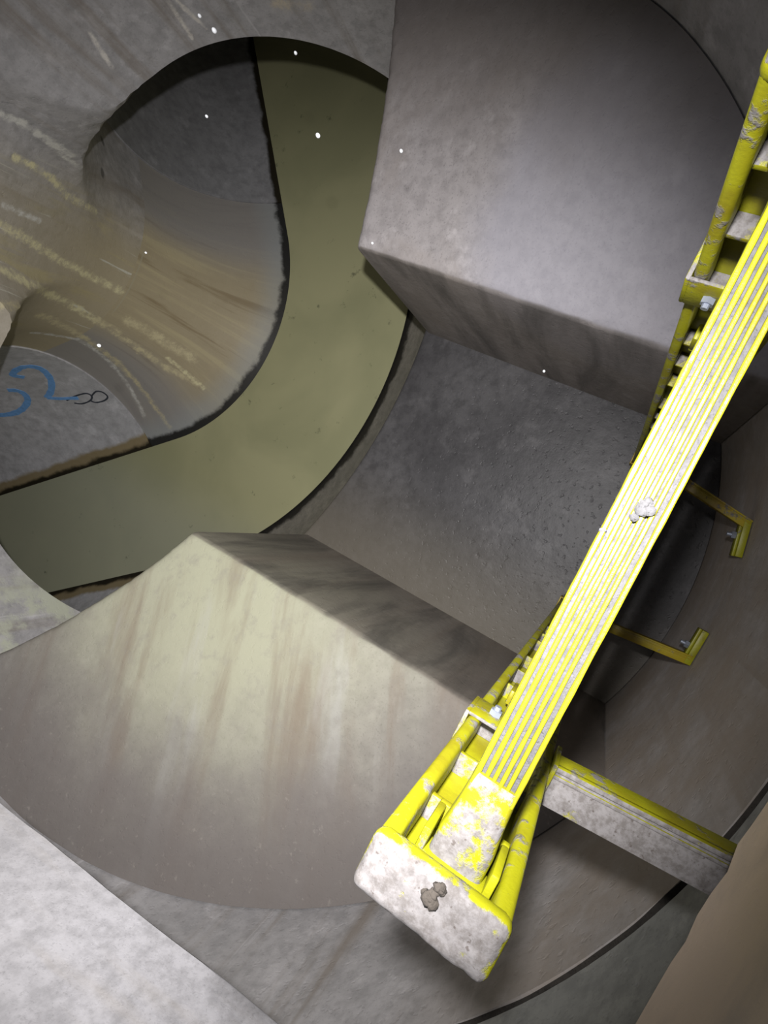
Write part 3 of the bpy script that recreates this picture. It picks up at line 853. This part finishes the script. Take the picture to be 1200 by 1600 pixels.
# ------------------------------------------------------------------ crumbs lying on the ladder
def lump(name, loc, size, mat, label, seed, group=None, cat='debris', n=9):
    random.seed(seed); bm = bmesh.new()
    for k in range(n):
        r = size * random.uniform(0.25, 0.5)
        res = bmesh.ops.create_icosphere(bm, subdivisions=2, radius=r)
        off = Vector((random.uniform(-1, 1) * size * 0.7, random.uniform(-1, 1) * size * 0.45, r * 0.45))
        for v in res['verts']:
            v.co = v.co * (1 + 0.6 * noise.noise(v.co * (2.2 / r) + Vector((k * 7.7, seed, 0)))) ; v.co.z *= 0.7; v.co += off
    zmin = min(v.co.z for v in bm.verts)
    for v in bm.verts: v.co.z -= zmin
    o = obj(name, bm, mat, smooth=60); o.location = loc
    tag(o, label, cat, group); return o
lump('cement_lump', (0.018, -0.0071, RZ[0] - 0.0012), 0.0058, M_LUMP, 'grey clump of cement stuck on the ribbed top rung', 3)
lump('cement_crumb', (0.0034, 0.0030, RZ[0] - 0.0009), 0.0018, M_LUMP, 'small grey cement crumb at the outer edge of the top rung', 5, n=4)
lump('soil_lump', (-0.1525, -0.0034, ZTOP - 0.0012), 0.0062, M_SOIL, 'brown lump of soil on the dusty cap of the near stile', 8)

# ------------------------------------------------------------------ drops falling through the beam
drop_me = None
DROPS = [
    (0.4210, 0.7869, 1.7800, 0.0024, 'bright water drop falling before the upper wall, uppermost of the drops'),
    (0.3927, 0.7267, 1.8000, 0.0032, 'large bright water drop falling just below the uppermost drop'),
    (0.4241, 0.6433, 1.7400, 0.0022, 'bright water drop falling at the top rim of the dark round opening'),
    (0.3041, 0.7291, 1.7600, 0.0020, 'bright water drop falling in front of the dark pipe interior'),
    (0.3074, 0.5213, 1.7800, 0.0028, 'large bright water drop falling in front of the dark water far up the channel'),
    (0.3348, 0.4271, 1.7400, 0.0022, 'bright water drop falling beside the upper edge of the grey benching block'),
    (0.2309, 0.4365, 1.7000, 0.0016, 'small bright water drop falling just left of the grey block corner'),
    (0.1074, 0.8113, 1.7000, 0.0016, 'small bright water drop falling before the seam in the stained wall'),
    (0.1640, 0.1603, 1.6500, 0.0018, 'bright water drop falling before the dark riser of the grey block'),
    (-0.0555, 0.7847, 1.7400, 0.0026, 'large bright water drop falling above the chalk writing'),
]
for x, y, z, r, lab in DROPS:
    if drop_me is None:
        bm = bmesh.new(); bmesh.ops.create_icosphere(bm, subdivisions=2, radius=1.0)
        for v in bm.verts: v.co.z *= 1.15 + 0.35 * max(v.co.z, 0)
        o = obj('water_drop', bm, M_DROP, smooth=80); drop_me = o.data
    else: o = link(bpy.data.objects.new('water_drop', drop_me))
    o.location = (x, y, z); o.scale = (r, r, r)
    tag(o, lab, 'water drop', 'falling water drops')
